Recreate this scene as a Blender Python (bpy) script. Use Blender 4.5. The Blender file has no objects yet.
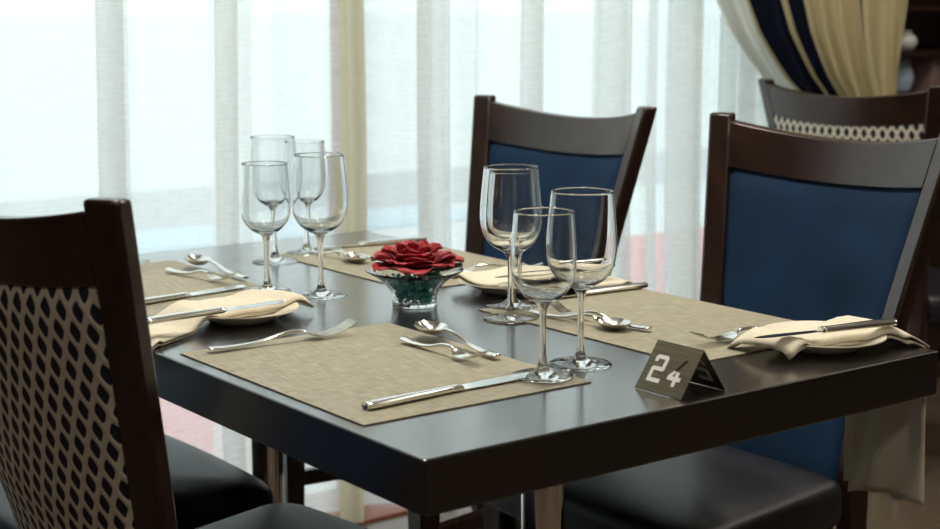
import bpy, bmesh, math, random
from mathutils import Vector, Matrix, noise
R = math.radians
random.seed(7)
sc = bpy.context.scene
C = sc.collection
TT = 0.75            # table-top height
TW, TL = 0.797, 1.324

# ------------------------------------------------------------------ materials
def nt(name):
    m = bpy.data.materials.new(name); m.use_nodes = True
    t = m.node_tree; t.nodes.clear()
    return m, t, t.nodes, t.links
def pbr(name, col, rough=0.5, metal=0.0, **kw):
    m, t, N, L = nt(name)
    b = N.new('ShaderNodeBsdfPrincipled'); o = N.new('ShaderNodeOutputMaterial')
    b.inputs['Base Color'].default_value = (*col, 1); b.inputs['Roughness'].default_value = rough
    b.inputs['Metallic'].default_value = metal
    for k, v in kw.items(): b.inputs[k.replace('_', ' ')].default_value = v
    L.new(b.outputs[0], o.inputs[0])
    return m
def bsdf(m): return next(n for n in m.node_tree.nodes if n.type == 'BSDF_PRINCIPLED')
def add_noise_color(m, c1, c2, scale=(1, 1, 1), nscale=5, detail=4, rough=None, bump=0, coord='Object', lo=.35, hi=.65):
    t = m.node_tree; N, L = t.nodes, t.links; b = bsdf(m)
    tc = N.new('ShaderNodeTexCoord'); mp = N.new('ShaderNodeMapping'); mp.inputs['Scale'].default_value = scale
    no = N.new('ShaderNodeTexNoise'); no.inputs['Scale'].default_value = nscale; no.inputs['Detail'].default_value = detail
    cr = N.new('ShaderNodeValToRGB'); e = cr.color_ramp.elements
    e[0].position = lo; e[0].color = (*c1, 1); e[1].position = hi; e[1].color = (*c2, 1)
    L.new(tc.outputs[coord], mp.inputs[0]); L.new(mp.outputs[0], no.inputs['Vector'])
    L.new(no.outputs['Fac'], cr.inputs[0]); L.new(cr.outputs[0], b.inputs['Base Color'])
    if rough:
        mr = N.new('ShaderNodeMapRange'); mr.inputs['To Min'].default_value = rough[0]; mr.inputs['To Max'].default_value = rough[1]
        L.new(no.outputs['Fac'], mr.inputs[0]); L.new(mr.outputs[0], b.inputs['Roughness'])
    if bump:
        bu = N.new('ShaderNodeBump'); bu.inputs['Strength'].default_value = bump; bu.inputs['Distance'].default_value = .002
        L.new(no.outputs['Fac'], bu.inputs['Height']); L.new(bu.outputs[0], b.inputs['Normal'])
    return m

M = {}
M['wood'] = add_noise_color(pbr('chair_wood', (.03, .015, .008), .30), (.013, .0055, .0033), (.032, .0135, .0075), (6, 1, 1), 9, 5)
M['wood'].node_tree.nodes['Principled BSDF'].inputs['Coat Weight'].default_value = .25
M['wood'].node_tree.nodes['Principled BSDF'].inputs['Coat Roughness'].default_value = .16
M['table'] = add_noise_color(pbr('table_wood', (.016, .01, .007), .3), (.006, .0045, .0035), (.012, .008, .006), (1, 14, 1), 5, 6, rough=(.27, .36)); bsdf(M['table']).inputs['Coat Weight'].default_value = 1; bsdf(M['table']).inputs['Coat Roughness'].default_value = .17; bsdf(M['table']).inputs['Coat IOR'].default_value = 1.6
M['leather'] = add_noise_color(pbr('black_leather', (.012, .012, .017), .42), (.010, .010, .014), (.016, .016, .022), (1, 1, 1), 90, 3, bump=.15)
M['chrome'] = pbr('chrome', (.86, .85, .82), .08, 1)
M['steel'] = pbr('cutlery_steel', (.80, .78, .74), .16, 1)
M['brass'] = add_noise_color(pbr('brushed_champagne_metal', (.30, .26, .18), .33, 1), (.26, .22, .15), (.36, .31, .21), (1, 1, 30), 20, 2)
M['white_paint'] = pbr('white_enamel', (.85, .85, .83), .4)
M['dark_reflection'] = pbr('painted_dark_reflection', (.012, .011, .010), .4)
M['porcelain'] = pbr('cream_porcelain', (.86, .80, .66), .12)
M['wall'] = add_noise_color(pbr('wall_paint', (.20, .16, .125), .8), (.19, .15, .118), (.21, .17, .132), (1, 1, 1), 3)
M['ceiling'] = pbr('ceiling_paint', (.72, .70, .66), .8)
M['frame'] = add_noise_color(pbr('window_frame_wood', (.20, .065, .03), .4), (.17, .05, .025), (.25, .085, .04), (1, 12, 12), 4)
M['petal'] = pbr('rose_petal', (.38, .005, .018), .45, Sheen_Weight=.2)
M['leaf'] = pbr('rose_leaf', (.02, .06, .02), .45)
M['pebble'] = pbr('teal_glass_chips', (.05, .5, .5), .10, Transmission_Weight=.0, IOR=1.45)
add_noise_color(M['pebble'], (.015, .42, .44), (.34, .92, .86), (1, 1, 1), 160, 2)

def glass(name, col=(1, 1, 1), ior=1.5, rough=0.0):
    m, t, N, L = nt(name)
    g = N.new('ShaderNodeBsdfGlass'); o = N.new('ShaderNodeOutputMaterial')
    g.inputs['Color'].default_value = (*col, 1); g.inputs['IOR'].default_value = ior; g.inputs['Roughness'].default_value = rough
    L.new(g.outputs[0], o.inputs[0]); return m
M['glass'] = glass('clear_glass', (.985, .99, .99))
def pane_mat():
    m, t, N, L = nt('window_glass')
    tr = N.new('ShaderNodeBsdfTransparent'); gl = N.new('ShaderNodeBsdfGlossy'); gl.inputs['Roughness'].default_value = .0
    fr = N.new('ShaderNodeFresnel'); ge = N.new('ShaderNodeNewGeometry'); mi = N.new('ShaderNodeMix'); mi.inputs['A'].default_value = 1.45; mi.inputs['B'].default_value = 1 / 1.45
    L.new(ge.outputs['Backfacing'], mi.inputs['Factor']); L.new(mi.outputs['Result'], fr.inputs['IOR'])
    mx = N.new('ShaderNodeMixShader'); o = N.new('ShaderNodeOutputMaterial')
    tr.inputs['Color'].default_value = (.93, .97, .96, 1)
    L.new(fr.outputs[0], mx.inputs[0]); L.new(tr.outputs[0], mx.inputs[1]); L.new(gl.outputs[0], mx.inputs[2]); L.new(mx.outputs[0], o.inputs[0])
    return m
M['pane'] = pane_mat()
M['thin_glass'] = pane_mat(); M['thin_glass'].name = 'thin_clear_glass'

def mathn(t, op, a, b=None, c=None):
    n = t.nodes.new('ShaderNodeMath'); n.operation = op
    for i, x in enumerate((a, b, c)):
        if x is None: continue
        if isinstance(x, (int, float)): n.inputs[i].default_value = x
        else: t.links.new(x, n.inputs[i])
    return n.outputs[0]

def sheer_mat(name, col, open_lo, open_hi, green=0):
    """gauzy cloth: gaps of the open weave let the view through, the threads scatter light to both sides (UV in metres)"""
    m, t, N, L = nt(name)
    tc = N.new('ShaderNodeTexCoord')
    def nz(scale, ns, det=3):
        mp = N.new('ShaderNodeMapping'); mp.inputs['Scale'].default_value = scale
        no = N.new('ShaderNodeTexNoise'); no.inputs['Scale'].default_value = ns; no.inputs['Detail'].default_value = det
        L.new(tc.outputs['UV'], mp.inputs[0]); L.new(mp.outputs[0], no.inputs['Vector']); return no.outputs['Fac']
    weft = nz((1, 11, 1), 22, 4); warp = nz((12, 1, 1), 18, 3); big = nz((1, 3, 1), 3, 2)
    s = mathn(t, 'ADD', mathn(t, 'MULTIPLY', weft, .62), mathn(t, 'MULTIPLY', warp, .24))
    s = mathn(t, 'ADD', s, mathn(t, 'MULTIPLY', big, .14))
    mr = N.new('ShaderNodeMapRange'); mr.inputs['From Min'].default_value = .36; mr.inputs['From Max'].default_value = .64
    mr.inputs['To Min'].default_value = open_lo; mr.inputs['To Max'].default_value = open_hi
    L.new(s, mr.inputs[0])
    df = N.new('ShaderNodeBsdfDiffuse'); tl = N.new('ShaderNodeBsdfTranslucent'); tp = N.new('ShaderNodeBsdfTransparent')
    df.inputs['Color'].default_value = (*col, 1); tl.inputs['Color'].default_value = (*col, 1)
    m1 = N.new('ShaderNodeMixShader'); m1.inputs[0].default_value = .70
    m2 = N.new('ShaderNodeMixShader'); o = N.new('ShaderNodeOutputMaterial')
    L.new(df.outputs[0], m1.inputs[1]); L.new(tl.outputs[0], m1.inputs[2])
    L.new(mr.outputs[0], m2.inputs[0]); L.new(m1.outputs[0], m2.inputs[1]); L.new(tp.outputs[0], m2.inputs[2])
    L.new(m2.outputs[0], o.inputs[0])
    return m
M['sheer'] = sheer_mat('white_sheer', (.93, .95, .945), .23, .42)
M['sheer_beige'] = sheer_mat('beige_sheer', (.66, .61, .44), .02, .10)

def drape_mat():
    """beige curtain cloth with woven navy stripes of uneven spacing; U runs across the cloth"""
    m, t, N, L = nt('striped_drape')
    tc = N.new('ShaderNodeTexCoord'); sp = N.new('ShaderNodeSeparateXYZ'); L.new(tc.outputs['UV'], sp.inputs[0])
    cr = N.new('ShaderNodeValToRGB'); cr.color_ramp.interpolation = 'CONSTANT'
    beige, navy, pale = (.52, .43, .25, 1), (.012, .014, .03, 1), (.70, .72, .66, 1)
    e = cr.color_ramp.elements
    e[0].position = 0; e[0].color = pale
    e[1].position = .115; e[1].color = beige
    for pos, c in ((.125, navy), (.145, beige), (.20, navy), (.265, beige), (.31, navy), (.332, beige), (.375, navy), (.395, beige), (.62, navy), (.63, beige), (.85, navy), (.865, beige)):
        x = e.new(pos); x.color = c
    L.new(sp.outputs[0], cr.inputs[0])
    df = N.new('ShaderNodeBsdfDiffuse'); tl = N.new('ShaderNodeBsdfTranslucent'); m1 = N.new('ShaderNodeMixShader'); m1.inputs[0].default_value = .3
    o = N.new('ShaderNodeOutputMaterial')
    L.new(cr.outputs[0], df.inputs[0]); L.new(cr.outputs[0], tl.inputs[0]); L.new(df.outputs[0], m1.inputs[1]); L.new(tl.outputs[0], m1.inputs[2]); L.new(m1.outputs[0], o.inputs[0])
    return m
M['drape'] = drape_mat()

def lattice_mat():
    """navy cloth with a cream braided honeycomb lattice (UV in metres)"""
    m, t, N, L = nt('lattice_fabric')
    tc = N.new('ShaderNodeTexCoord'); sp = N.new('ShaderNodeSeparateXYZ'); L.new(tc.outputs['UV'], sp.inputs[0])
    px = mathn(t, 'MULTIPLY', sp.outputs[0], 1 / .0205); py = mathn(t, 'MULTIPLY', sp.outputs[1], 1 / .043)
    dx = mathn(t, 'ABSOLUTE', mathn(t, 'SUBTRACT', mathn(t, 'FRACT', px), .5))
    dy = mathn(t, 'ABSOLUTE', mathn(t, 'SUBTRACT', mathn(t, 'FRACT', py), .5))
    def cell(dx, dy):
        a = mathn(t, 'POWER', mathn(t, 'MULTIPLY', dx, 1 / .33), 1.3); b = mathn(t, 'POWER', mathn(t, 'MULTIPLY', dy, 1 / .285), 1.3)
        return mathn(t, 'ADD', a, b)
    d = mathn(t, 'MINIMUM', cell(dx, dy), cell(mathn(t, 'SUBTRACT', .5, dx), mathn(t, 'SUBTRACT', .5, dy)))
    cr = N.new('ShaderNodeValToRGB'); e = cr.color_ramp.elements
    e[0].position = .9; e[0].color = (.010, .013, .026, 1); e[1].position = 1.0; e[1].color = (.80, .74, .60, 1)
    L.new(d, cr.inputs[0])
    no = N.new('ShaderNodeTexNoise'); no.inputs['Scale'].default_value = 900; L.new(tc.outputs['UV'], no.inputs['Vector'])
    mx = N.new('ShaderNodeMixRGB'); mx.blend_type = 'MULTIPLY'; mx.inputs[0].default_value = .5
    L.new(cr.outputs[0], mx.inputs[1]); L.new(no.outputs['Fac'], mx.inputs[2])
    b = N.new('ShaderNodeBsdfPrincipled'); b.inputs['Roughness'].default_value = .85; o = N.new('ShaderNodeOutputMaterial')
    L.new(mx.outputs[0], b.inputs['Base Color'])
    bu = N.new('ShaderNodeBump'); bu.inputs['Strength'].default_value = .5; bu.inputs['Distance'].default_value = .002
    L.new(d, bu.inputs['Height']); L.new(bu.outputs[0], b.inputs['Normal'])
    L.new(b.outputs[0], o.inputs[0])
    return m
M['lattice'] = lattice_mat()
M['velvet'] = add_noise_color(pbr('blue_velvet', (.008, .025, .075), .75, Sheen_Weight=.05, Sheen_Roughness=.4, Specular_IOR_Level=.2), (.0035, .017, .046), (.008, .032, .080), (1, 1, 1), 7, 5)
bsdf(M['velvet']).inputs['Sheen Tint'].default_value = (.25, .45, .9, 1)

def mat_weave():
    m = pbr('placemat_weave', (.33, .29, .19), .6); t = m.node_tree; N, L = t.nodes, t.links; b = bsdf(m)
    tc = N.new('ShaderNodeTexCoord')
    def nz(scale, ns, det):
        mp = N.new('ShaderNodeMapping'); mp.inputs['Scale'].default_value = scale
        no = N.new('ShaderNodeTexNoise'); no.inputs['Scale'].default_value = ns; no.inputs['Detail'].default_value = det
        L.new(tc.outputs['Object'], mp.inputs[0]); L.new(mp.outputs[0], no.inputs['Vector']); return no.outputs['Fac']
    a = nz((1, 26, 1), 30, 5); c = nz((26, 1, 1), 30, 5)
    s = mathn(t, 'ADD', mathn(t, 'MULTIPLY', a, .5), mathn(t, 'MULTIPLY', c, .5))
    cr = N.new('ShaderNodeValToRGB'); e = cr.color_ramp.elements
    e[0].position = .36; e[0].color = (.165, .15, .095, 1); e[1].position = .64; e[1].color = (.47, .435, .315, 1)
    L.new(s, cr.inputs[0]); L.new(cr.outputs[0], b.inputs['Base Color'])
    bu = N.new('ShaderNodeBump'); bu.inputs['Strength'].default_value = .4; bu.inputs['Distance'].default_value = .0008
    L.new(s, bu.inputs['Height']); L.new(bu.outputs[0], b.inputs['Normal'])
    return m
M['placemat'] = mat_weave()
M['napkin'] = add_noise_color(pbr('cream_napkin', (.72, .66, .51), .85), (.69, .63, .48), (.76, .70, .56), (1, 1, 1), 300, 2, bump=.2)

# ------------------------------------------------------------------ mesh helpers
def link(name, mesh, mat, parent=None):
    o = bpy.data.objects.new(name, mesh); C.objects.link(o)
    if mat: mesh.materials.append(mat)
    if parent: o.parent = parent
    return o
def fin(name, bm, mat, parent=None, smooth=True, angle=40):
    me = bpy.data.meshes.new(name); bmesh.ops.recalc_face_normals(bm, faces=bm.faces[:]); bm.to_mesh(me); bm.free()
    o = link(name, me, mat, parent)
    if smooth:
        for p in me.polygons: p.use_smooth = True
        try: me.set_sharp_from_angle(angle=R(angle))
        except Exception: pass
    return o
def bevel(o, w=.003, seg=2):
    m = o.modifiers.new('bevel', 'BEVEL'); m.width = w; m.segments = seg; m.limit_method = 'ANGLE'; m.angle_limit = R(40)
    m.harden_normals = False
    return o
def empty(name, loc=(0, 0, 0), rz=0):
    o = bpy.data.objects.new(name, None); o.empty_display_size = .05; C.objects.link(o)
    o.location = loc; o.rotation_euler = (0, 0, rz); return o
def tag(o, label, cat, group=None, kind=None):
    o['label'] = label; o['category'] = cat
    if group: o['group'] = group
    if kind: o['kind'] = kind
    return o
def struct(o, label=None):
    o['kind'] = 'structure'
    return o
def box(bm, x0, x1, y0, y1, z0, z1):
    v = [bm.verts.new((x, y, z)) for z in (z0, z1) for (x, y) in ((x0, y0), (x1, y0), (x1, y1), (x0, y1))]
    for f in ((3, 2, 1, 0), (4, 5, 6, 7), (0, 1, 5, 4), (1, 2, 6, 5), (2, 3, 7, 6), (3, 0, 4, 7)): bm.faces.new([v[i] for i in f])
def box_obj(name, mat, dims, parent=None, bev=0, smooth=False):
    bm = bmesh.new(); box(bm, *dims); o = fin(name, bm, mat, parent, smooth)
    if bev: bevel(o, bev)
    return o
def lathe_bm(prof, seg=48, bm=None):
    bm = bm or bmesh.new(); rings = []
    for r, z in prof:
        if r < 1e-6: rings.append([bm.verts.new((0, 0, z))])
        else: rings.append([bm.verts.new((r * math.cos(2 * math.pi * k / seg), r * math.sin(2 * math.pi * k / seg), z)) for k in range(seg)])
    for a, b in zip(rings, rings[1:]):
        for k in range(seg):
            j = (k + 1) % seg
            if len(a) == 1 and len(b) == 1: continue
            if len(a) == 1: bm.faces.new((a[0], b[j], b[k]))
            elif len(b) == 1: bm.faces.new((a[k], a[j], b[0]))
            else: bm.faces.new((a[k], a[j], b[j], b[k]))
    return bm
def smoothp(pts, n=4):
    """Catmull-Rom through profile points"""
    out = []
    P = [pts[0]] + list(pts) + [pts[-1]]
    for i in range(1, len(P) - 2):
        for k in range(n):
            t = k / n; q = []
            for d in range(len(pts[0])):
                a, b, c, e = P[i - 1][d], P[i][d], P[i + 1][d], P[i + 2][d]
                q.append(.5 * (2 * b + (c - a) * t + (2 * a - 5 * b + 4 * c - e) * t * t + (3 * b - a - 3 * c + e) * t ** 3))
            out.append(tuple(q))
    out.append(tuple(pts[-1])); return out
def solid_grid(fn, nu, nv, uvfn=None):
    """closed slab: fn(i/nu, j/nv, side) -> point, side 0/1 are the two faces"""
    bm = bmesh.new(); S = []
    for side in (0, 1):
        S.append([[bm.verts.new(fn(i / nu, j / nv, side)) for j in range(nv + 1)] for i in range(nu + 1)])
    uv = bm.loops.layers.uv.new('UVMap') if uvfn else None
    def face(vs, ps):
        f = bm.faces.new(vs)
        if uv:
            for l, q in zip(f.loops, ps): l[uv].uv = uvfn(*q)
    for side in (0, 1):
        for i in range(nu):
            for j in range(nv):
                idx = [(i, j), (i + 1, j), (i + 1, j + 1), (i, j + 1)]
                face([S[side][a][b] for a, b in idx], [(a / nu, b / nv) for a, b in idx])
    per = [(i, 0) for i in range(nu)] + [(nu, j) for j in range(nv)] + [(i, nv) for i in range(nu, 0, -1)] + [(0, j) for j in range(nv, 0, -1)]
    for k in range(len(per)):
        a, b = per[k], per[(k + 1) % len(per)]
        face([S[0][a[0]][a[1]], S[0][b[0]][b[1]], S[1][b[0]][b[1]], S[1][a[0]][a[1]]], [(q[0] / nu, q[1] / nv) for q in (a, b, b, a)])
    return bm
def copy_tree(o, parent=None):
    c = o.copy(); C.objects.link(c); c.parent = parent
    for ch in list(o.children):
        copy_tree(ch, c)
    return c
def lerp(a, b, t): return a + (b - a) * t
def interp(tab, x):
    if x <= tab[0][0]: return tab[0][1]
    for (x0, y0), (x1, y1) in zip(tab, tab[1:]):
        if x <= x1: return lerp(y0, y1, (x - x0) / (x1 - x0))
    return tab[-1][1]

# ------------------------------------------------------------------ room and window
X0, X1, Y0, YW, YB = -3.0, 5.6, -3.6, 1.86, 2.32
bm = bmesh.new(); box(bm, X0, X1, Y0, YW - .04, -.1, 0); box(bm, 2.99, X1, YW - .04, YB, -.1, 0)
struct(fin('floor', bm, None, None, False))
fl = pbr('floor_tile', (.11, .08, .06), .16); bpy.data.objects['floor'].data.materials.append(fl)
br_t = fl.node_tree; tc = br_t.nodes.new('ShaderNodeTexCoord'); bk = br_t.nodes.new('ShaderNodeTexBrick')
bk.inputs['Color1'].default_value = (.115, .085, .060, 1); bk.inputs['Color2'].default_value = (.10, .075, .053, 1); bk.inputs['Mortar'].default_value = (.06, .045, .03, 1)
bk.inputs['Scale'].default_value = 1; bk.inputs['Brick Width'].default_value = .6; bk.inputs['Row Height'].default_value = .6; bk.inputs['Mortar Size'].default_value = .004; bk.offset = 0
br_t.links.new(tc.outputs['Object'], bk.inputs['Vector']); br_t.links.new(bk.outputs[0], bsdf(fl).inputs['Base Color'])
bm = bmesh.new(); box(bm, X0, X1, Y0, YW + .14, 2.75, 2.85); box(bm, 2.9, X1, YW + .14, YB, 2.75, 2.85)
struct(fin('ceiling', bm, M['ceiling'], None, False))
struct(box_obj('wall_left', M['wall'], (X0 - .1, X0, Y0, YW + .14, -.1, 2.75)))
struct(box_obj('wall_right', M['wall'], (X1, X1 + .1, Y0, YB, -.1, 2.75)))
struct(box_obj('wall_back', M['wall'], (X0 - .1, X1 + .1, Y0 - .1, Y0, -.1, 2.75)))
WX0, WX1 = -.55, 2.90
bm = bmesh.new(); box(bm, WX1, 2.99, YW - .04, YB, 0, 2.75); box(bm, 2.99, X1, YB, YB + .1, 0, 2.75); box(bm, WX0, WX1, YW - .04, YW + .14, 2.5, 2.75); box(bm, X0, WX0, YW - .04, YW + .14, 0, 2.75)
struct(fin('wall_window', bm, M['wall'], None, False))
w = struct(empty('window_1', (0, YW, 0)))
bm = bmesh.new()
box(bm, WX0, WX1, -.15, .10, -.1, .008); box(bm, WX0, WX1, -.04, .06, 2.44, 2.5)
for x in (WX0 + .03, 1.108, WX1 - .03): box(bm, x - .025, x + .025, -.02, .05, .02, 2.44)
bevel(fin('window_frame', bm, M['frame'], w, False), .004)
for a, b in ((WX0 + .06, 1.078), (1.138, WX1 - .06)):
    box_obj('glass_pane', M['pane'], (a, b, .006, .0065, .02, 2.44), w)

# outside the window
gr = pbr('pale_paving', (.78, .80, .80), .7); add_noise_color(gr, (.72, .74, .74), (.82, .84, .84), (1, 1, 1), 1.2)
struct(box_obj('ground', gr, (-60, 140, YW + .14, 180, -.12, -.02)))
grey = pbr('grey_paving', (.40, .42, .43), .8)
struct(box_obj('path', grey, (1.5, 14, 6.44, 8.1, -.02, -.012)))
blue = pbr('blue_pool_tile', (.16, .50, .70), .15)
tag(box_obj('pool_strip', blue, (2.42, 4.6, 5.78, 6.42, -.02, -.008)), 'pale blue strip of pool water seen through the sheer curtain', 'pool')
red = pbr('red_mat_cloth', (.75, .03, .025), .7)
for a, b, c, d, lab in ((.4, 1.28, 2.25, 3.15, 'red outdoor mat beyond the sheer curtain, showing under the left end of the table'), (3.2, 5.4, 3.2, 4.7, 'red outdoor mat beyond the sheer curtain, showing between the two blue chairs'), (1.5, 1.9, 2.10, 2.22, 'small red outdoor mat by the window sill, showing under the table')):
    m_ = box_obj('outdoor_mat', red, (a, b, c, d, -.02, -.005)); tag(m_, lab, 'mat', 'red mats outside the window')

# ------------------------------------------------------------------ curtains
def curtain(name, mat, x0, x1, y, z0, z1, folds, amp, seed, label, cat='curtain', group=None, profile=None, per=70, pleats=()):
    """hanging cloth, gathered in soft vertical folds; profile(x) -> extra depth"""
    rnd = random.Random(seed)
    ph = [(rnd.uniform(.6, 1.5), rnd.uniform(0, 6.28), rnd.uniform(.5, 1)) for _ in range(3)]
    n = max(24, int((x1 - x0) * per)); nz = 14
    bm = bmesh.new(); uv = bm.loops.layers.uv.new('UVMap'); G = []; S = [0]
    prev = None
    path = []                       # (x, extra depth): a pleat runs back over itself, so the cloth lies three deep there
    for i in range(n + 1):
        x = lerp(x0, x1, i / n); path.append((x, 0))
        for xc, w in pleats:
            if x <= xc + w / 2 < x + (x1 - x0) / n:
                for k in range(9): path.append((xc + w / 2 - w * k / 8, -.004 - .010 * math.sin(math.pi * k / 16) ** 2))
                for k in range(9): path.append((xc - w / 2 + w * k / 8, -.018 - .006 * math.sin(math.pi * k / 8)))
    m_ = len(path)
    for x, ex in path:
        f = (x - x0) / (x1 - x0); col = []
        d = 0
        for k, (fr, p0, a) in enumerate(ph): d += a * math.sin(2 * math.pi * folds * fr * f + p0)
        d = amp * math.tanh(d * .9) + ex
        if profile: d += profile(x)
        if prev: S.append(S[-1] + math.hypot(x - prev[0], d - prev[1]))
        prev = (x, d)
        for j in range(nz + 1):
            g = j / nz; z = lerp(z0, z1, g)
            col.append(bm.verts.new((x + .012 * math.sin(3 * z + seed) * (1 - g), y + d * (1 + .25 * (1 - g)), z)))
        G.append(col)
    n = m_ - 1
    for i in range(n):
        for j in range(nz):
            f = bm.faces.new((G[i][j], G[i + 1][j], G[i + 1][j + 1], G[i][j + 1]))
            for l, (a, b) in zip(f.loops, ((i, j), (i + 1, j), (i + 1, j + 1), (i, j + 1))): l[uv].uv = (S[a], lerp(z0, z1, b / nz))
    o = fin(name, bm, mat, None, True, 180)
    tag(o, label, cat, group)
    return o
g = 'sheer curtains along the window'
def bumps(lst):
    return lambda x: sum(a * math.exp(-((x - c) / w) ** 2) for c, w, a in lst)
curtain('sheer_curtain', M['sheer'], -.70, .795, 1.735, .012, 2.45, 2.2, .018, 3, 'white sheer curtain panel behind the lattice-backed chair, wide and nearly flat', group=g, pleats=((.06, .05), (.445, .045), (.725, .05)),
        profile=bumps([(.20, .035, -.03), (.47, .022, -.04), (.05, .05, -.03), (-.6, .06, -.04), (.60, .12, .015)]))
curtain('sheer_curtain', M['sheer'], .70, 1.04, 1.79, .012, 2.45, 2.0, .014, 11, 'white sheer curtain panel behind the back pair of wine glasses, beside the beige strip', group=g, per=150)
curtain('beige_curtain', M['sheer_beige'], 1.0 - .034, 1.033, 1.70, .012, 2.45, .7, .008, 5, 'narrow beige curtain strip hanging between two white sheer panels', per=400)
curtain('sheer_curtain', M['sheer'], 1.06, 2.60, 1.765, .012, 2.45, 5.5, .026, 8, 'white sheer curtain panel with deep folds behind the two blue chairs', group=g, per=110, pleats=((1.26, .10), (1.56, .06), (1.83, .09), (2.05, .05), (2.24, .07)),
        profile=bumps([(1.23, .02, -.03), (1.36, .02, -.035), (1.57, .02, -.03), (1.76, .02, -.035), (1.94, .018, -.04), (2.08, .02, -.035), (2.2, .02, -.03), (2.32, .02, -.03)]))
box_obj('curtain_rail', M['white_paint'], (-.8, 2.9, 1.66, 1.76, 2.46, 2.485))
tag(bpy.data.objects['curtain_rail'], 'long white curtain rail above the window', 'curtain rail')
# gathered drape tied back at its right side
def drape():
    left = [(0, 2.50), (.70, 2.56), (.80, 2.54), (.934, 2.37), (1.0, 2.27), (1.107, 2.158), (1.195, 2.098), (1.5, 1.95), (2.45, 1.72)]
    right = [(0, 2.86), (.80, 2.83), (.95, 2.857), (1.19, 2.885), (2.45, 2.89)]
    bm = bmesh.new(); uv = bm.loops.layers.uv.new('UVMap'); n, nz = 320, 60; G = []
    for i in range(n + 1):
        f = i / n; col = []
        for j in range(nz + 1):
            z = .02 + 2.43 * j / nz
            l, r = interp(left, z) - .03, interp(right, z) - .036
            wdt = r - l; x = lerp(l, r, f)
            fold = math.sin(2 * math.pi * (9.0 * f + .6 * math.sin(5 * f))) * .55 + math.sin(2 * math.pi * 4.3 * f + 1) * .4 + .22 * math.sin(2 * math.pi * 27 * f + 2 * math.sin(3 * z))
            amp = .030 * min(1, f * 5 + .15)
            y = 1.645 + amp * fold - .05 * math.sin(math.pi * f) 
            col.append(bm.verts.new((x + .006 * math.sin(2 * math.pi * 9 * f + 1), y, z)))
        G.append(col)
    for i in range(n):
        for j in range(nz):
            fc = bm.faces.new((G[i][j], G[i + 1][j], G[i + 1][j + 1], G[i][j + 1]))
            for lp, (a, b) in zip(fc.loops, ((i, j), (i + 1, j), (i + 1, j + 1), (i, j + 1))): lp[uv].uv = (a / n, b / nz)
    r = empty('drape', (0, 0, 0)); fin('drape_cloth', bm, M['drape'], r, True, 180)
    bm = bmesh.new(); N_ = 40
    ring = []
    for k in range(N_):
        a = 2 * math.pi * k / N_; cx, cy = 2.655 + .19 * math.cos(a), 1.62 + .09 * math.sin(a)
        ring.append([bm.verts.new((cx, cy, .77 + dz + .03 * math.cos(a))) for dz in (-.03, .03)])
    for k in range(N_):
        a, b = ring[k], ring[(k + 1) % N_]; bm.faces.new((a[0], b[0], b[1], a[1]))
    tb = fin('tieback', bm, M['napkin'], r); tb.modifiers.new('s', 'SOLIDIFY').thickness = .006
    tag(r, 'beige drape with navy stripes, gathered and tied back beside the window', 'drape')
drape()

# ------------------------------------------------------------------ table
tb = empty('dining_table', (TW / 2, TL / 2, 0)); tag(tb, 'dark wenge rectangular dining table set for four', 'table')
hx, hy = TW / 2, TL / 2
bevel(box_obj('tabletop', M['table'], (-hx, hx, -hy, hy, TT - .058, TT), tb, 0, False), .003, 3)
for y in (-.36, .36):
    colp = lathe_bm(smoothp([(0, .018), (.028, .018), (.028, .05), (.028, .3), (.028, .62), (.03, .655), (.04, .68), (.05, .691)], 3), 40)
    pc_ = fin('pedestal_column', colp, M['chrome'], tb); pc_.location = (0, y, 0)
    bm = bmesh.new(); box(bm, -.26, .26, y - .035, y + .035, 0, .02); bevel(fin('pedestal_foot', bm, M['chrome'], tb, False), .004)

# ------------------------------------------------------------------ chairs (local +x is where the sitter looks; x = 0 is the front of the back posts' top)
AH = R(25); SA, CA = math.sin(AH), math.cos(AH)
HWT = [(0, .185), (.3, .176), (.5, .172), (.58, .178), (.68, .195), (.8, .214), (1.0, .247)]
XET = [(0, .02), (.15, .06), (.3, .092), (.45, .105), (.55, .092), (.7, .062), (.85, .031), (1.0, 0)]
HWT = smoothp(HWT, 6); XET = smoothp(XET, 6)
def BK(tt, z, off):
    hw = interp(HWT, z); a = tt * AH; Rr = hw / SA
    k = min(1, max(0, (z - .30) / .35))          # the curve fades out towards the floor
    x = interp(XET, z) - k * Rr * (math.cos(a) - CA); y = Rr * math.sin(a)
    nx, ny = -math.cos(a * k), math.sin(a * k)
    return (x + nx * off, y + ny * off, z)
def tin(z, w=.040): return 1 - w / (interp(HWT, z) / SA * AH)
def zb(t): return .897 + .014 * t * t            # lower edge of the top rail
def zt(t): return .967 + .021 * t * t            # its dipped upper edge
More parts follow.
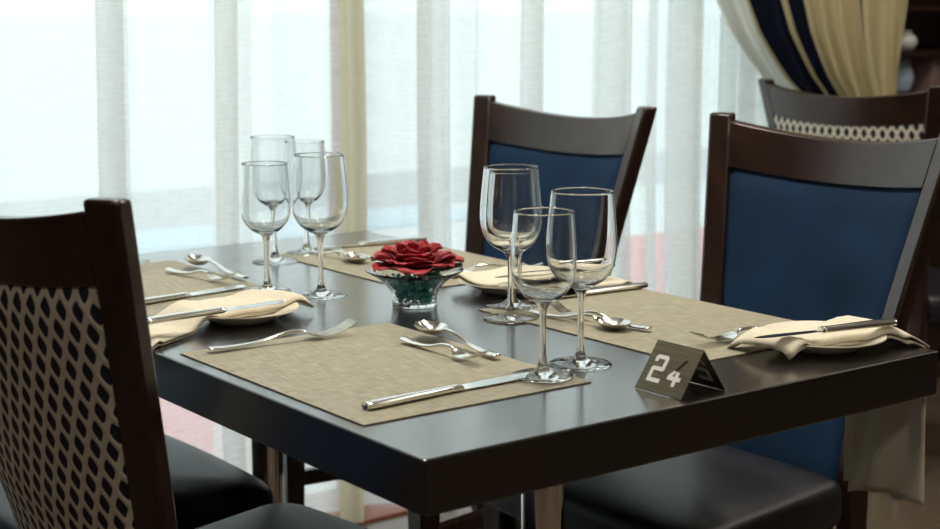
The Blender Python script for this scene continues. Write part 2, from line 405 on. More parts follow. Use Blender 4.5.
def make_chair():
    root = empty('dining_chair')
    for s in (-1, 1):
        bm = bmesh.new(); rings = []
        zs = [0, .1, .2, .3, .4, .47, .53, .58, .63, .68, .74, .8, .86, .92, .96, 1.0]
        for z in zs:
            w = .040 if z > .45 else lerp(.030, .040, z / .45); d = .027 if z > .5 else lerp(.032, .036, z / .5)
            t0, t1 = tin(z, w), 1
            rings.append([bm.verts.new(BK(s * t_, z, o_)) for t_, o_ in ((t0, 0), (t1, 0), (t1, d), (t0, d))])
        for a, b in zip(rings, rings[1:]):
            for k in range(4): bm.faces.new((a[k], a[(k + 1) % 4], b[(k + 1) % 4], b[k]))
        bm.faces.new(rings[0]); bm.faces.new(rings[-1])
        bevel(fin('back_post', bm, M['wood'], root, True, 30), .005, 2)
    # curved top rail
    def rail(f, g, side):
        z0 = lerp(zb(2 * f - 1), zt(2 * f - 1), g); T = tin(z0) + .01
        return BK((2 * f - 1) * T, z0, .001 if side == 0 else .0265)
    bevel(fin('top_rail', solid_grid(rail, 28, 4), M['wood'], root, True, 40), .003, 2)
    # blue velvet pad, front of the back
    def pad(f, g, side):
        t = 2 * f - 1; z = lerp(.42, zb(t) + .002, g); T = tin(z) + .006
        e = min(1, min(f, 1 - f) * 9, min(g + .12, 1 - g) * 9); puff = .010 * math.sqrt(max(0, 1 - (1 - e) ** 2))
        return BK(t * T, z, (.009 - puff) if side == 0 else .015)
    fin('backrest_pad', solid_grid(pad, 30, 24), M['velvet'], root)['label'] = 'navy blue velvet front pad'
    def outer(f, g, side):
        t = 2 * f - 1; z = lerp(.44, zb(t) + .001, g); T = tin(z, .030)
        e = min(1, min(f, 1 - f) * 14, min(g + .1, 1 - g) * 14); puff = .007 * math.sqrt(max(0, 1 - (1 - e) ** 2))
        return BK(t * T, z, .016 if side == 0 else .023 + puff)
    def ouv(f, g):
        t = 2 * f - 1; z = lerp(.44, zb(t), g); return (t * tin(z) * interp(HWT, z) / SA * AH + .01, z)
    fin('outer_back_panel', solid_grid(outer, 30, 24, ouv), M['lattice'], root)['label'] = 'outer back in cream lattice on navy'
    # seat cushion: rounded trapezoid
    def outline(ins):
        xs0, xs1 = .120 + ins, .505 - ins; w0, w1 = .180 - ins, .238 - ins
        corner = [(xs0, -w0, .03), (xs1, -w1, .06), (xs1, w1, .06), (xs0, w0, .03)]
        pts = []
        for i, (x, y, r) in enumerate(corner):
            r = max(.012, r - ins * .5)
            p, nx_ = corner[i - 1], corner[(i + 1) % 4]
            d0 = Vector((p[0] - x, p[1] - y)).normalized(); d1 = Vector((nx_[0] - x, nx_[1] - y)).normalized()
            a, b = Vector((x, y)) + d0 * r, Vector((x, y)) + d1 * r
            for k in range(9):
                q = k / 8; pts.append((a * (1 - q) ** 2 + Vector((x, y)) * 2 * q * (1 - q) + b * q * q))
        out = []
        for i in range(len(pts)):
            a, b = pts[i], pts[(i + 1) % len(pts)]; out.append(a)
            if (b - a).length > .04:
                for k in range(1, 8): out.append(a.lerp(b, k / 8))
        return [(v.x + (.012 * (1 - (v.y / .24) ** 2) if v.x > .42 else 0), v.y) for v in out]
    bm = bmesh.new(); rings = []
    for ins, z in ((.012, .412), (.002, .416), (0, .425), (0, .460), (.003, .471), (.010, .479), (.024, .485), (.05, .490), (.09, .4935), (.13, .495)):
        rings.append([bm.verts.new((x, y, z)) for x, y in outline(ins)])
    for a, b in zip(rings, rings[1:]):
        n = len(a)
        for k in range(n): bm.faces.new((a[k], a[(k + 1) % n], b[(k + 1) % n], b[k]))
    bm.faces.new(rings[0]); bm.faces.new(rings[-1])
    fin('seat', bm, M['leather'], root, True, 60)['label'] = 'black leather seat cushion'
    bm = bmesh.new()
    def bar(a, b, wd, z0, z1):
        a, b = Vector(a), Vector(b); d = (b - a).normalized(); n = Vector((-d.y, d.x)) * wd / 2
        v = [bm.verts.new((q.x, q.y, z)) for z in (z0, z1) for q in (a - n, b - n, b + n, a + n)]
        for f in ((3, 2, 1, 0), (4, 5, 6, 7), (0, 1, 5, 4), (1, 2, 6, 5), (2, 3, 7, 6), (3, 0, 4, 7)): bm.faces.new([v[i] for i in f])
    bar((.465, -.19), (.465, .19), .024, .345, .412); bar((.13, -.145), (.13, .145), .024, .345, .412)
    for s in (-1, 1): bar((.13, s * .150), (.465, s * .205), .024, .345, .412)
    bevel(fin('seat_frame', bm, M['wood'], root, False), .003)
    for s in (-1, 1):
        bm = bmesh.new(); rings = []
        for z, w in ((0, .028), (.2, .036), (.412, .044)):
            cx, cy = .472, s * .212; h = w / 2
            rings.append([bm.verts.new((cx + a * h, cy + b * h, z)) for a, b in ((-1, -1), (1, -1), (1, 1), (-1, 1))])
        for a, b in zip(rings, rings[1:]):
            for k in range(4): bm.faces.new((a[k], a[(k + 1) % 4], b[(k + 1) % 4], b[k]))
        bm.faces.new(rings[0]); bm.faces.new(rings[-1])
        bevel(fin('front_leg', bm, M['wood'], root, False), .003)
        bm = bmesh.new(); bar((.09, s * .160), (.472, s * .212), .020, .272, .302)
        bevel(fin('stretcher', bm, M['wood'], root, False), .003)
    return root
ch0 = make_chair()
GC = 'dining chairs around the restaurant tables'
spots = [((-0.226, 0.433, 0), R(5), 'dark wood chair at the near left, cream lattice on navy outer back facing the camera'),
         ((-.238, .968, 0), R(1), 'dark wood chair tucked beside the lattice-backed one, black seat visible under the table'),
         ((1.088, .451, 0), math.pi, 'dark wood chair with blue velvet back beside the number 24 sign'),
         ((1.090, 1.112, 0), math.pi + R(1.5), 'blue velvet chair behind the trio of wine glasses, against the sheer curtain'),
         ((2.15, 1.262, 0), R(8), 'dark wood chair at the next table, standing in front of the striped drape')]
chairs = []
for i, (loc, rz, lab) in enumerate(spots):
    c = ch0 if i == 0 else copy_tree(ch0)
    c.location = loc; c.rotation_euler = (0, 0, rz); tag(c, lab, 'chair', GC); chairs.append(c)

# ------------------------------------------------------------------ placemats
PMG = 'woven beige placemats on the table'
for x0, x1, y0, y1, lab in ((.020, .333, .137, .556, 'beige woven placemat in front of the lattice-backed chair, at the near table corner'),
                            (.020, .335, .790, 1.218, 'beige woven placemat at the far left, beyond the napkin with the butter knife'),
                            (.488, .788, .132, .556, 'beige woven placemat in front of the blue chair beside the number 24 sign'),
                            (.500, .785, .735, 1.165, 'beige woven placemat behind the rose bowl, before the chair against the curtain')):
    o = box_obj('placemat', M['placemat'], (-(x1 - x0) / 2, (x1 - x0) / 2, -(y1 - y0) / 2, (y1 - y0) / 2, 0, .0014))
    o.location = ((x0 + x1) / 2, (y0 + y1) / 2, TT + .0002); tag(o, lab, 'placemat', PMG)
PZ = TT + .0017

# ------------------------------------------------------------------ cutlery (local +x from handle end to tip, lying on z = 0)
def strip(tab, th, n=8):
    """solid lofted along x. tab rows: x, half width, z centre, dish (how far the middle sags), thickness factor"""
    bm = bmesh.new(); rings = []
    for x, hw, z, dish, tf in tab:
        up, dn = [], []
        for k in range(n + 1):
            s = 2 * k / n - 1
            y = hw * s; zz = z + dish * s * s
            e = math.sqrt(max(0, 1 - s * s * .92)) * th * tf / 2
            up.append((x, y, zz + e)); dn.append((x, y, zz - e))
        rings.append([bm.verts.new(q) for q in up + dn[::-1]])
    for a, b in zip(rings, rings[1:]):
        m = len(a)
        for k in range(m): bm.faces.new((a[k], a[(k + 1) % m], b[(k + 1) % m], b[k]))
    bm.faces.new(rings[0]); bm.faces.new(rings[-1])
    return bm
def make_fork(L):
    root = empty('fork'); k = L / .21
    hd = smoothp([(0, .0035 * k, .006, 0, 1.0), (.004 * k, .0075 * k, .006, 0, 1.1), (.03 * k, .0072 * k, .0045, 0, 1.0), (.07 * k, .0045 * k, .006, 0, 1.0), (.105 * k, .0030 * k, .0125, 0, 1.1), (.130 * k, .0032 * k, .0135, 0, 1.0), (.138 * k, .0045 * k, .0115, 0, .9)], 4)
    fin('handle', strip(hd, .0042), M['steel'], root)
    hh = smoothp([(.136 * k, .0042 * k, .0118, 0, .8), (.144 * k, .0095 * k, .0080, .001, .7), (.153 * k, .0122 * k, .0052, .0015, .65), (.163 * k, .0125 * k, .0045, .0012, .6)], 4)
    bm = strip(hh, .0032)
    for q in (-1.5, -.5, .5, 1.5):       # four tines sweeping up
        rows = []
        for x, z, w in ((.161, .0048, .0019), (.175, .0058, .0018), (.190, .0100, .0016), (.203, .0155, .0013), (.210, .0190, .0006)):
            rows.append([bm.verts.new((x * k, (q * .0066 + a * w) * k, z + b * .0009)) for a, b in ((-1, -1), (1, -1), (1, 1), (-1, 1))])
        for a, b in zip(rows, rows[1:]):
            for i in range(4): bm.faces.new((a[i], a[(i + 1) % 4], b[(i + 1) % 4], b[i]))
        bm.faces.new(rows[0]); bm.faces.new(rows[-1])
    fin('tines', bm, M['steel'], root); return root
def make_spoon(L):
    root = empty('spoon'); k = L / .2
    hd = smoothp([(0, .0035 * k, .005, 0, 1.0), (.004 * k, .0075 * k, .005, 0, 1.1), (.03 * k, .0072 * k, .004, 0, 1.0), (.07 * k, .0045 * k, .006, 0, 1.0), (.105 * k, .0030 * k, .0125, 0, 1.1), (.128 * k, .0030 * k, .0135, 0, 1.0), (.138 * k, .0042 * k, .0115, 0, .9)], 4)
    fin('handle', strip(hd, .0042), M['steel'], root)
    n = 14; bm = bmesh.new(); G = []
    for side in (0, 1):
        rows = []
        for i in range(n + 1):
            f = i / n; x = (.134 + .066 * f) * k
            hw = .0245 * k * (math.sin(math.pi * min(1, f * .97 + .03)) ** .55) * (.82 + .25 * f) * (1 if f < .96 else .8)
            if i == 0: hw = .004 * k
            if i == n: hw = .006 * k
            row = []
            for j in range(11):
                s = 2 * j / 10 - 1
                depth = .0115 * math.sin(math.pi * min(1, max(0, f))) ** .8
                z = .0115 * (1 - f) + .0105 * f - depth * (1 - s * s) + (0 if side == 0 else .0012)
                row.append(bm.verts.new((x, hw * s, max(z, .0006 + .0012 * side))))
            rows.append(row)
        G.append(rows)
    for side in (0, 1):
        for i in range(n):
            for j in range(10): bm.faces.new((G[side][i][j], G[side][i + 1][j], G[side][i + 1][j + 1], G[side][i][j + 1]))
    for i in range(n):
        for j in (0, 10): bm.faces.new((G[0][i][j], G[0][i + 1][j], G[1][i + 1][j], G[1][i][j]))
    for i in (0, n):
        for j in range(10): bm.faces.new((G[0][i][j], G[0][i][j + 1], G[1][i][j + 1], G[1][i][j]))
    fin('bowl', bm, M['steel'], root, True, 70); return root
def make_knife(L, teeth=True):
    root = empty('knife'); k = L / .24
    hd = smoothp([(0, .0050 * k, .0045, 0, 1), (.004 * k, .0095 * k, .0045, 0, 1.1), (.05 * k, .0088 * k, .0045, 0, 1.1), (.10 * k, .0075 * k, .0042, 0, 1.0), (.122 * k, .0070 * k, .004, 0, 1), (.127 * k, .0080 * k, .004, 0, 1.05), (.131 * k, .0072 * k, .0038, 0, .8)], 4)
    fin('handle', strip(hd, .0085), M['steel'], root)
    bm = bmesh.new(); rows = []
    prof = [(.129, -.0062, .0062), (.14, -.0078, .0068), (.17, -.0098, .0072), (.20, -.0108, .0072), (.218, -.0105, .0066), (.231, -.0080, .0045), (.238, -.0035, .0005), (.2405, -.0012, -.0010)]
    for x, y0, y1 in smoothp(prof, 4):
        rows.append([bm.verts.new(q) for q in ((x * k, y0 * k, .0026), (x * k, y1 * k, .0032), (x * k, y1 * k, .0046), (x * k, y0 * k, .0030))])
    for a, b in zip(rows, rows[1:]):
        for i in range(4): bm.faces.new((a[i], a[(i + 1) % 4], b[(i + 1) % 4], b[i]))
    bm.faces.new(rows[0]); bm.faces.new(rows[-1])
    if teeth:
        for q in range(5):
            x = (.196 + .006 * q) * k; v = [bm.verts.new(p_) for p_ in ((x, -.0104 * k, .0026), (x + .004 * k, -.0104 * k, .0026), (x + .003 * k, -.0128 * k, .0028), (x + .0015 * k, -.0104 * k, .0042))]
            for f in ((0, 1, 2), (0, 3, 1), (1, 3, 2), (2, 3, 0)): bm.faces.new([v[i] for i in f])
    fin('blade', bm, M['steel'], root, True, 30); return root
protos = {'fork': make_fork(.208), 'dfork': make_fork(.170), 'spoon': make_spoon(.174), 'knife': make_knife(.24), 'bknife': make_knife(.215, False)}
used = set()
def place(kind, p0, p1, z, label, cat, group, tilt=0, roll=0):
    """p0 = handle end, p1 = a point towards the tip"""
    o = protos[kind]
    if kind in used: o = copy_tree(o)
    used.add(kind)
    a = math.atan2(p1[1] - p0[1], p1[0] - p0[0])
    o.location = (p0[0], p0[1], z); o.rotation_euler = (roll, tilt, a); tag(o, label, cat, group); return o
GK, GF, GS, GD, GB = 'table knives of the place settings', 'table forks of the place settings', 'dessert spoons across the placemats', 'dessert forks across the placemats', 'butter knives on the napkins'
place('fork', (.047, .533), (.26, .522), PZ, 'table fork on the near placemat, beside the plate with the draped napkin', 'fork', GF)
place('knife', (.055, .186), (.276, .197), PZ, 'table knife along the edge of the near placemat, its tip at a wine glass foot', 'knife', GK)
place('spoon', (.312, .286), (.316, .43), PZ + .0008,  'dessert spoon on the near placemat, golden reflection in its bowl', 'spoon', GS, R(-2.6))
place('dfork', (.276, .439), (.277, .276), PZ, 'dessert fork crossing the spoon on the near placemat', 'fork', GD)
place('fork', (.045, 1.145), (.25, 1.140), PZ, 'table fork mostly hidden behind the lattice-backed chair, tips showing', 'fork', GF)
place('knife', (.070, .868), (.305, .910), PZ, 'table knife on the far left placemat, above the cream napkin', 'knife', GK)
place('spoon', (.334, .958), (.322, 1.13), PZ + .0008, 'dessert spoon on the far left placemat', 'spoon', GS, R(-2.6))
place('dfork', (.270, 1.106), (.300, .933), PZ, 'dessert fork crossing the spoon on the far left placemat', 'fork', GD)
place('fork', (.765, .185), (.557, .194), PZ, 'table fork half under the napkin beside the number 24 sign', 'fork', GF)
place('knife', (.797, .541), (.56, .552), PZ, 'table knife beside the napkin nearest the curtain, partly behind the trio of glasses', 'knife', GK)
place('spoon', (.524, .482), (.552, .310), PZ, 'dessert spoon with a dark bowl on the placemat behind the number 24 sign', 'spoon', GS)
place('dfork', (.575, .293), (.547, .461), PZ, 'dessert fork whose tines show between the glass stems behind the number 24 sign', 'fork', GD)
place('fork', (.795, .785), (.605, .797), PZ, 'table fork to the right of the rose bowl, half under a napkin', 'fork', GF)
place('knife', (.800, 1.132), (.57, 1.166), PZ, 'table knife with a dark handle behind the rose at the far end of the table', 'knife', GK)
place('spoon', (.556, 1.150), (.573, .96), PZ, 'dessert spoon with a dark bowl beside the rim of the rose bowl', 'spoon', GS)
place('dfork', (.590, .900), (.570, 1.050), PZ, 'dessert fork beside the rose bowl, its tines towards the back glasses', 'fork', GD)

# ------------------------------------------------------------------ plates and napkins
PR = .080
PPROF = [(0, .0), (.043, .0), (.046, .0015), (.052, .005), (.066, .0115), (.078, .0165), (.080, .0175), (.0795, .0188), (.077, .0184), (.064, .0138), (.050, .0082), (.044, .0060), (0, .0055)]
def plate_top(d):
    return interp([(0, .0055), (.044, .006), (.050, .0082), (.064, .0138), (.077, .0188), (.081, .0188)], d) if d < .081 else 0
PC = [(.185, .700), (.690, .100), (.62, .650)]
PL = ['cream bread plate under the napkin between the two left placemats', 'cream bread plate under the napkin at the table corner beside the number 24 sign', 'cream bread plate under the napkin behind the trio of wine glasses']
pl0 = None
for (x, y), lab in zip(PC, PL):
    if pl0 is None: o = pl0 = fin('bread_plate', lathe_bm(PPROF, 64), M['porcelain'])
    else: o = pl0.copy(); C.objects.link(o)
    o.location = (x, y, PZ + .0003 if 0 else TT + .0002); tag(o, lab, 'plate', 'bread plates on the table')
def napkin(pc, s0, s1, w0, w1, v0, v1, edge_x, hang, seed, label, bow=0):
    """napkin folded once, lying over a plate along x from s0 (folded end) to s1, then over the table edge at edge_x.
    v0/v1: centre in y at the two ends; w0/w1: widths"""
    sgn = 1 if s1 > s0 else -1
    n, nj = 46, 16
    def h(x, y):
        d = math.hypot(x - pc[0], y - pc[1])
        # cloth bridges from the rim down to the table
        if d < .081: return max(plate_top(d), .0125)
        q = max(0, 1 - (d - .081) / .05); return .0019 + (.0175) * q * q * (3 - 2 * q)
    def base(s, y):
        """s = signed distance along the cloth"""
        x = s0 + sgn * s
        past = (x - edge_x) * sgn
        wob = .0016 * (1 + noise.noise(Vector((x * 22 + seed, y * 28, seed)))) + .0010 * noise.noise(Vector((x * 60, y * 60, seed * 2)))
        if past <= -.012: return Vector((x, y, TT + h(x, y) + wob))
        zt_ = TT + h(edge_x - sgn * .012, y) + wob * .5
        r = .012; L = past + .012; arc = r * math.pi / 2
        if L < arc:
            a = L / r; return Vector((edge_x - sgn * .012 + sgn * (r + .006) * math.sin(a), y, zt_ - (r + .002) * (1 - math.cos(a))))
        return Vector((edge_x + sgn * (.006 + .006 * noise.noise(Vector((y * 30, L * 8, seed)))), y, zt_ - .014 - (L - arc)))
    Ltop = abs(edge_x - s0)
    Ls = [Ltop + hang, Ltop + hang * .94]
    bm = bmesh.new(); rows = []
    tot = 2 * n
    for i in range(tot + 1):
        row = []
        for j in range(nj + 1):
            t = j / nj - .5
            if i <= n: s = Ls[0] * (1 - i / n); lay = 0
            else: s = Ls[1] * (i - n) / n; lay = 1
            f = min(1, s / Ltop); w = lerp(w0, w1, f) * (1 if lay else .96)
            if s > Ltop: w *= 1 + .10 * (s - Ltop) / .2
            y = lerp(v0, v1, f) + t * w + (.010 if lay and s > Ltop else 0) * (0 if s <= Ltop else 1)
            if t < 0 and f < 1: y += bow * math.sin(math.pi * f) * (-2 * t)
            p = base(s, y)
            if s > Ltop + .02 and hang > .1: p.z -= (s - Ltop - .02) * .13 * (t + .5)
            k = min(1, s / .012)
            off = (.0062 * lay if lay else 0) * k + .003 * (1 - k)
            past = max(0, s - Ltop + .012)
            # layer offset turns from up to outwards over the edge
            q = min(1, past / .02)
            p = p + Vector((sgn * off * q, 0, off * (1 - q)))
            # edges droop
            if s < Ltop - .02:
                e = max(0, abs(t) * 2 - .72) / .28; floor_ = TT + .0022 + .004 * lay
                p.z = max(floor_, p.z - .006 * e * e)
            row.append(bm.verts.new(p))
        rows.append(row)
    for a, b in zip(rows, rows[1:]):
        for k in range(nj): bm.faces.new((a[k], a[k + 1], b[k + 1], b[k]))
    o = fin('napkin', bm, M['napkin'], None, True, 180)
    m = o.modifiers.new('s', 'SOLIDIFY'); m.thickness = .0022; m.offset = 0
    tag(o, label, 'napkin', 'folded cream napkins on the bread plates'); return o
napkin(PC[0], .292, 0, .105, .150, .735, .668, 0.0, .02, 3, 'cream napkin draped from its plate to the table edge between the two left placemats', .032)
napkin(PC[1], .585, TW, .108, .118, .112, .078, TW, .205, 9, 'cream napkin on the table corner plate, its end hanging below the tabletop', .026)
napkin(PC[2], .560, TW, .13, .16, .660, .640, TW, .03, 15, 'cream napkin behind the trio of wine glasses, reaching to the table edge')
place('bknife', (.005, .620), (.217, .640), TT + .029, 'butter knife on the napkin between the two left placemats', 'knife', GB)
place('bknife', (.765, .048), (.561, .087), TT + .029, 'butter knife on the napkin at the table corner, its handle end over the plate rim', 'knife', GB)
place('bknife', (.775, .591), (.565, .61), TT + .029, 'dark-looking butter knife on the napkin behind the trio of wine glasses', 'knife', GB)

# ------------------------------------------------------------------ wine glasses
def make_glass(H, rim, belly, zbelly, zbowl, foot, name):
    root = empty('wine_glass'); th = .0011
    foot_p = [(0, 0), (foot - .002, 0), (foot, .0008), (foot - .0008, .0020), (foot * .75, .0026), (foot * .45, .0038), (.0115, .0062), (.0072, .0105), (.0056, .016)]
    stem_o = smoothp([(.0056, .016), (.0043, .026), (.0038, .045), (.0040, zbowl - .020), (.0052, zbowl - .008), (.0095, zbowl)], 5)
    zb_ = zbowl; hb = H - zbowl
    op = [(.0095, 0), (.0175, .035), (belly * .66, .095), (belly * .86, .19), (belly * .965, .30), (belly, .42), (belly * .988, .56), (lerp(rim, belly, .62), .72), (lerp(rim, belly, .30), .87), (rim, 1)]
    out = smoothp([(r, zb_ + q * hb) for r, q in op], 5)
    ip = [(r - th, zb_ + q * hb) for r, q in op[:3:-1]] + [(belly * .86 - th * 1.1, zb_ + .196 * hb), (belly * .66 - th, zb_ + .108 * hb), (.0165, zb_ + .060 * hb), (.008, zb_ + .045 * hb), (0.0001, zb_ + .042 * hb)]
    inn = smoothp(ip, 5)
    rimtop = [(rim - th * .25, H + th * .35), (rim - th * .75, H + th * .35)]
    fin('bowl', lathe_bm(out + rimtop + inn, 72), M['glass'], root, True, 80)
    fin('stem', lathe_bm(stem_o, 36), M['glass'], root, True, 80)
    fin('foot', lathe_bm(foot_p, 64), M['glass'], root, True, 80)
    return root
small = make_glass(.195, .0345, .0385, .128, .088, .0365, 's'); big = make_glass(.212, .0370, .0425, .136, .094, .0385, 'b')
gl = [(small, .303, .189, 'small wine glass in front, standing on the corner of the near placemat'),
      (big, .382, .213, 'large wine glass right of the small front glass, beside the number 24 sign'),
      (big, .487, .482, 'large wine glass at the left of the trio by the blue chair'),
      (small, .543, .549, 'small wine glass seen through the large glass at the left of the trio'),
      (small, .315, .858, 'small wine glass, front left of the four by the window, beside the napkin'),
      (big, .368, .789, 'large wine glass at the front right of the four glasses by the window'),
      (big, .471, 1.107, 'large wine glass behind the small front one of the four by the window'),
      (small, .559, 1.149, 'small wine glass, back right of the four by the window, on a placemat')]
seen = set()
for pr, x, y, lab in gl:
    o = pr if pr.name not in seen else copy_tree(pr)
    seen.add(pr.name); onmat = (x > .488 and .132 < y < .556) or (x < .335 and (y < .556 or y > .79)) or (x > .5 and y > .735)
    o.location = (x, y, TT + (.0020 if onmat else .0003)); o.rotation_euler = (0, 0, random.random()); tag(o, lab, 'wine glass', 'wine glasses on the table')

# ------------------------------------------------------------------ rose bowl
BX, BY = .4385, .645
bw = fin('glass_bowl', lathe_bm(smoothp([(.0001, 0), (.030, 0), (.0322, .002), (.0325, .010), (.0350, .020), (.0435, .0325), (.0570, .0430), (.0690, .0500), (.0712, .0514), (.0708, .0526), (.0685, .0522), (.0560, .0458), (.0418, .0352), (.0325, .0225), (.0305, .0110), (.0285, .0045), (.0001, .0040)], 5), 72), M['glass'], None, True, 80)
bw.location = (BX, BY, TT + .0003); tag(bw, 'small flared clear glass bowl holding teal glass chips and a rose', 'bowl')
bm = bmesh.new(); rnd = random.Random(4)
for k in range(640):
    z = .0070 + .034 * (rnd.random() ** .8)
    rmax = interp([(.0045, .027), (.0225, .0305), (.0352, .0395), (.0458, .053)], z + .001) - .0040
    r = rmax * math.sqrt(rnd.random()) if k % 2 else rmax * rnd.uniform(.9, 1); a = rnd.random() * 6.283
    m4 = Matrix.Translation((r * math.cos(a), r * math.sin(a), z)) @ Matrix.Rotation(rnd.random() * 6, 4, Vector((rnd.random() - .5, rnd.random() - .5, rnd.random() + .01))) @ Matrix.Diagonal((rnd.uniform(.6, 1.2), rnd.uniform(.6, 1.2), rnd.uniform(.5, .9), 1))
    bmesh.ops.create_icosphere(bm, subdivisions=1, radius=.0032, matrix=m4)
pb = fin('glass_chips', bm, M['pebble'], None, False); pb.location = (BX, BY, TT + .0003); tag(pb, 'teal glass chips filling the small glass bowl under the rose', 'glass chips', None, 'stuff')

rose = empty('rose', (BX, BY, TT + .045), R(20)); rose.scale = (1.12, 1.12, 1.08); tag(rose, 'open red rose head lying in the glass bowl', 'rose')
def petal(az, Lp, wp, e0, e1, r0, z0, curl, seed, name='petal', mat=None):
    """a cupped petal: starts at radius r0, its elevation swings from e0 to e1 (deg), tip curls outward"""
    rnd = random.Random(seed); n, m = 12, 12; ph = rnd.uniform(0, 6.28)
    bm = bmesh.new(); G = []
    x, z = r0, z0; st = Lp / n
    for i in range(n + 1):
        f = i / n
        e = R(lerp(e0, e1, f) - curl * max(0, f - .72) / .28)
        if i: x += st * math.cos(e); z += st * math.sin(e)
        hw = wp * (math.sin(math.pi * (.10 + .74 * f)) ** .8) * (1 if f < .9 else math.sqrt(max(.02, 1 - ((f - .9) / .104) ** 2)) * .55 + .45)
        row = []
        for j in range(m + 1):
            s = 2 * j / m - 1
            cup = .30 * hw * s * s * (1 - .3 * f)
            ruf = .0022 * f * math.sin(3.2 * s + ph) + .0014 * f * f * math.sin(7 * s + ph * 2)
            lx = x - cup * math.sin(e) * .9; lz = z + cup * math.cos(e) * .9 + ruf
            tipcut = -.0035 * s * s * f
            lx += tipcut * math.cos(e)
            # wrap around the axis
            rr = max(.006, x + .012); ang = hw * s / rr if rr < .04 else hw * s / rr
            ang = max(-1.5, min(1.5, ang))
            X = (lx) * math.cos(ang * .55) ; Y = hw * s * (1 - .15 * abs(ang))
            row.append(bm.verts.new((X * math.cos(az) - Y * math.sin(az), X * math.sin(az) + Y * math.cos(az), lz)))
        G.append(row)
    for i in range(n):
        for j in range(m): bm.faces.new((G[i][j], G[i + 1][j], G[i + 1][j + 1], G[i][j + 1]))
    o = fin(name, bm, mat or M['petal'], rose, True, 180)
    md = o.modifiers.new('s', 'SOLIDIFY'); md.thickness = .0007
    return o
k = 0
for cnt, Lp, wp, e0, e1, r0, z0, curl, a0 in ((7, .055, .027, 14, 20, .010, .004, 35, 0.0), (7, .049, .026, 30, 30, .009, .006, 40, .45), (6, .044, .024, 48, 42, .008, .008, 40, .1), (6, .038, .021, 62, 54, .006, .010, 35, .5), (5, .032, .017, 76, 66, .004, .012, 30, .2), (4, .026, .012, 86, 82, .002, .014, 20, .6), (3, .021, .008, 92, 95, .001, .016, 0, .1)):
    for i in range(cnt):
        r_ = random.Random(100 + k)
        petal(a0 + 2 * math.pi * i / cnt + r_.uniform(-.18, .18), Lp * r_.uniform(.92, 1.08), wp * r_.uniform(.9, 1.1), e0 + r_.uniform(-6, 6), e1 + r_.uniform(-8, 8), r0, z0 + r_.uniform(-.001, .001), curl * r_.uniform(.5, 1.3), 200 + k); k += 1
for az in (-2.05, -.7): petal(az, .050, .011, 8, 18, .016, .0, 5, 50 + int(az * 10), 'leaf', M['leaf'])

# ------------------------------------------------------------------ table number sign: folded metal tent, digits on both leaves
sign = empty('table_number_sign', (.392, .0525, TT + .0003), R(1)); tag(sign, 'folded metal table sign with the number 24 at the table edge', 'sign')
SH, SB, SL = .052, .036, .0365     # ridge height, half base, half length
def leaf_pt(side, s, h, off):
    """side -1: leaf facing -x. s along the ridge (+s to the reader's right), h 0..1 up the leaf, off along the outward normal"""
    bx, top = side * SB, 0.0
    ln = math.hypot(SB, SH); n = Vector((side * SH / ln, 0, SB / ln))
    p = Vector((lerp(bx, top, h), (s if side > 0 else -s), lerp(.0006, SH, h)))
    return p + n * off
for side in (-1, 1):
    bm = solid_grid(lambda f, g, d: leaf_pt(side, lerp(-SL, SL, f), g, 0 if d == 0 else -.0009), 1, 1)
    bevel(fin('front_leaf' if side < 0 else 'back_leaf', bm, M['brass'], sign, False), .0003, 1)
lnt = math.hypot(SB, SH)
def digit(polys, side, s0, mat, name, parent, inner=False):
    """polys in millimetres on the leaf"""
    bm = bmesh.new()
    for poly in polys:
        lo, hi = ((.00005, .0004) if not inner else (-.00095, -.0013))
        a = [bm.verts.new(leaf_pt(side, s0 + x / 1000, y / 1000 / lnt, lo)) for x, y in poly]
        b = [bm.verts.new(leaf_pt(side, s0 + x / 1000, y / 1000 / lnt, hi)) for x, y in poly]
        bm.faces.new(a); bm.faces.new(b)
        for i in range(len(poly)): bm.faces.new((a[i], a[(i + 1) % len(poly)], b[(i + 1) % len(poly)], b[i]))
    return fin(name, bm, mat, parent, False)
def rect(x0, x1, y0, y1): return [(x0, y0), (x1, y0), (x1, y1), (x0, y1)]
two = [[(3, 46), (17, 46), (20, 43), (20, 41), (0, 41), (0, 43)], rect(0, 5, 37, 41), rect(15, 20, 31, 41), [(15, 31), (20, 31), (20, 29), (17, 26), (3, 26), (0, 24), (0, 31 - 0), (3, 31)], rect(0, 5, 17, 26), [(0, 12), (20, 12), (20, 17), (0, 17)]]
two = [[(3, 46), (17, 46), (20, 43), (20, 41), (0, 41), (0, 43)], rect(0, 5, 37, 41), rect(15, 20, 31.5, 41), [(0, 26.5), (18, 26.5), (20, 29), (20, 31.5), (2, 31.5), (0, 29)], rect(0, 5, 17, 26.5), rect(0, 20, 12, 17)]
four_low = [rect(0, 20, 19, 24), rect(10, 15, 12, 19), [(0, 24), (6, 24), (10, 31), (6, 31)], rect(10, 15, 24, 30)]
four_up = [[(6, 31), (10, 31), (19, 46), (15.5, 46)]]  # black stroke paints the dark reflection in the cut figure
for side in (-1, 1):
    nm = 'digit'
    digit(two, side, -.0255, M['white_paint'], nm, sign)['label'] = 'white block figure 2'
    digit(four_low, side, .0035, M['white_paint'], nm, sign)['label'] = 'white lower part of the figure 4'
    digit(four_up, side, .0035, M['dark_reflection'], nm, sign)['label'] = 'dark upper stroke of the figure 4'
digit(two, 1, -.0255, M['white_paint'], 'digit', sign, True)['label'] = 'white inlay standing for light through the cut figure, inside the fold'  # white inlays paint the light that shows through the cut figures
digit(four_low, 1, .0035, M['white_paint'], 'digit', sign, True)['label'] = 'white inlay standing for light through the cut figure, inside the fold'

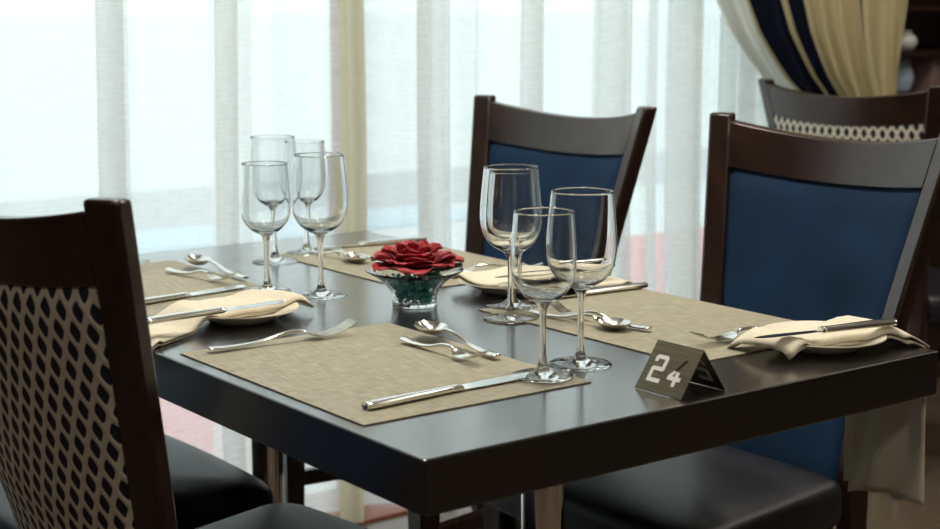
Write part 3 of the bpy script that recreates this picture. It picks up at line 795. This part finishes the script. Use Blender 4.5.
# ------------------------------------------------------------------ service shelf beyond the drape
sh = empty('service_shelf', (3.70, 2.10, 0)); tag(sh, 'dark wooden service shelf in the dim corner beyond the striped drape', 'shelf')
for nm, d in (('side_panel', (-.65, -.62, -.2, .2, 0, 1.45)), ('side_panel', (.62, .65, -.2, .2, 0, 1.45)), ('shelf_board', (-.62, .62, -.2, .2, 1.02, 1.04)), ('shelf_board', (-.62, .62, -.2, .2, .885, .905)), ('shelf_board', (-.62, .62, -.2, .2, 1.16, 1.18)), ('top_board', (-.65, .65, -.2, .2, 1.45, 1.475)), ('back_panel', (-.62, .62, .17, .19, 0, 1.45)), ('cabinet_door', (-.62, -.002, -.2, -.18, .05, .885)), ('cabinet_door', (.002, .62, -.2, -.18, .05, .885))):
    box_obj(nm, M['wood'], d, sh, .003)
jug = fin('white_jug', lathe_bm(smoothp([(.0001, 0), (.022, 0), (.034, .012), (.038, .028), (.030, .044), (.018, .052), (.020, .060), (.018, .060), (.015, .052), (.0001, .050)], 4), 28), M['white_paint'])
jug.location = (3.285, 1.985, 1.0403); tag(jug, 'small white pot on the upper board of the shelf beyond the drape', 'pot')
pale = pbr('pale_blue_porcelain', (.42, .55, .68), .2)
vs = fin('pale_blue_vase', lathe_bm(smoothp([(.0001, 0), (.028, 0), (.040, .02), (.044, .05), (.036, .085), (.033, .105), (.030, .105), (.033, .08), (.0001, .02)], 4), 28), pale)
vs.location = (3.265, 1.985, .9053); tag(vs, 'pale blue vase on the lower board of the shelf beyond the drape', 'vase')
bmn = bmesh.new(); box(bmn, -.03, .03, -.08, .08, 0, .110)
mn = bevel(fin('folder', bmn, pbr('dusty_rose_card', (.28, .18, .17), .7), None, False), .003); mn.location = (3.385, 2.02, .9053); mn.rotation_euler = (0, 0, R(10))
tag(mn, 'dusty pink folder standing on the lower board of the shelf beyond the drape', 'folder')

# ------------------------------------------------------------------ light, world, camera
wd = bpy.data.worlds.new('World'); sc.world = wd; wd.use_nodes = True
bg = wd.node_tree.nodes['Background']; bg.inputs['Color'].default_value = (.86, .965, 1.0, 1); bg.inputs['Strength'].default_value = 1.9
def area(name, loc, size, power, col, rot=(0, 0, 0)):
    l = bpy.data.lights.new(name, 'AREA'); l.shape = 'DISK'; l.size = size; l.energy = power; l.color = col
    o = bpy.data.objects.new(name, l); C.objects.link(o); o.location = loc; o.rotation_euler = rot
for i, (x, y) in enumerate(((.4, .3), (.4, 1.0), (1.9, .6), (3.4, -.2), (-1.7, -.5), (.3, -1.9))):
    area('ceiling_and_fill_lamp', (x, y, 2.70), .35, 18 if x > -1 else 9, (1, .92, .80))  # dimmer left lamp is unseen fill, added to brighten the lattice chair back

cam = bpy.data.cameras.new('camera'); co = bpy.data.objects.new('camera', cam); C.objects.link(co); sc.camera = co
cam.sensor_width = 36; cam.sensor_fit = 'HORIZONTAL'; cam.lens = 36 * 1545.6 / 940
yaw, pit = R(53.084), R(9.516)
fw = Vector((math.cos(yaw) * math.cos(pit), math.sin(yaw) * math.cos(pit), -math.sin(pit)))
co.location = (-.8235, -1.1691, 1.18); co.rotation_euler = fw.to_track_quat('-Z', 'Y').to_euler()
cam.dof.use_dof = True; cam.dof.focus_distance = 1.95; cam.dof.aperture_fstop = 6.3
sc.view_settings.view_transform = 'Standard'; sc.view_settings.look = 'None'; sc.view_settings.gamma = 1
sc.view_settings.use_curve_mapping = False; sc.view_settings.exposure = 0.0
cy = sc.cycles; cy.use_denoising = True; cy.max_bounces = 18; cy.transmission_bounces = 16; cy.transparent_max_bounces = 24; cy.diffuse_bounces = 5; cy.glossy_bounces = 8
cy.sample_clamp_indirect = 6; cy.blur_glossy = .5
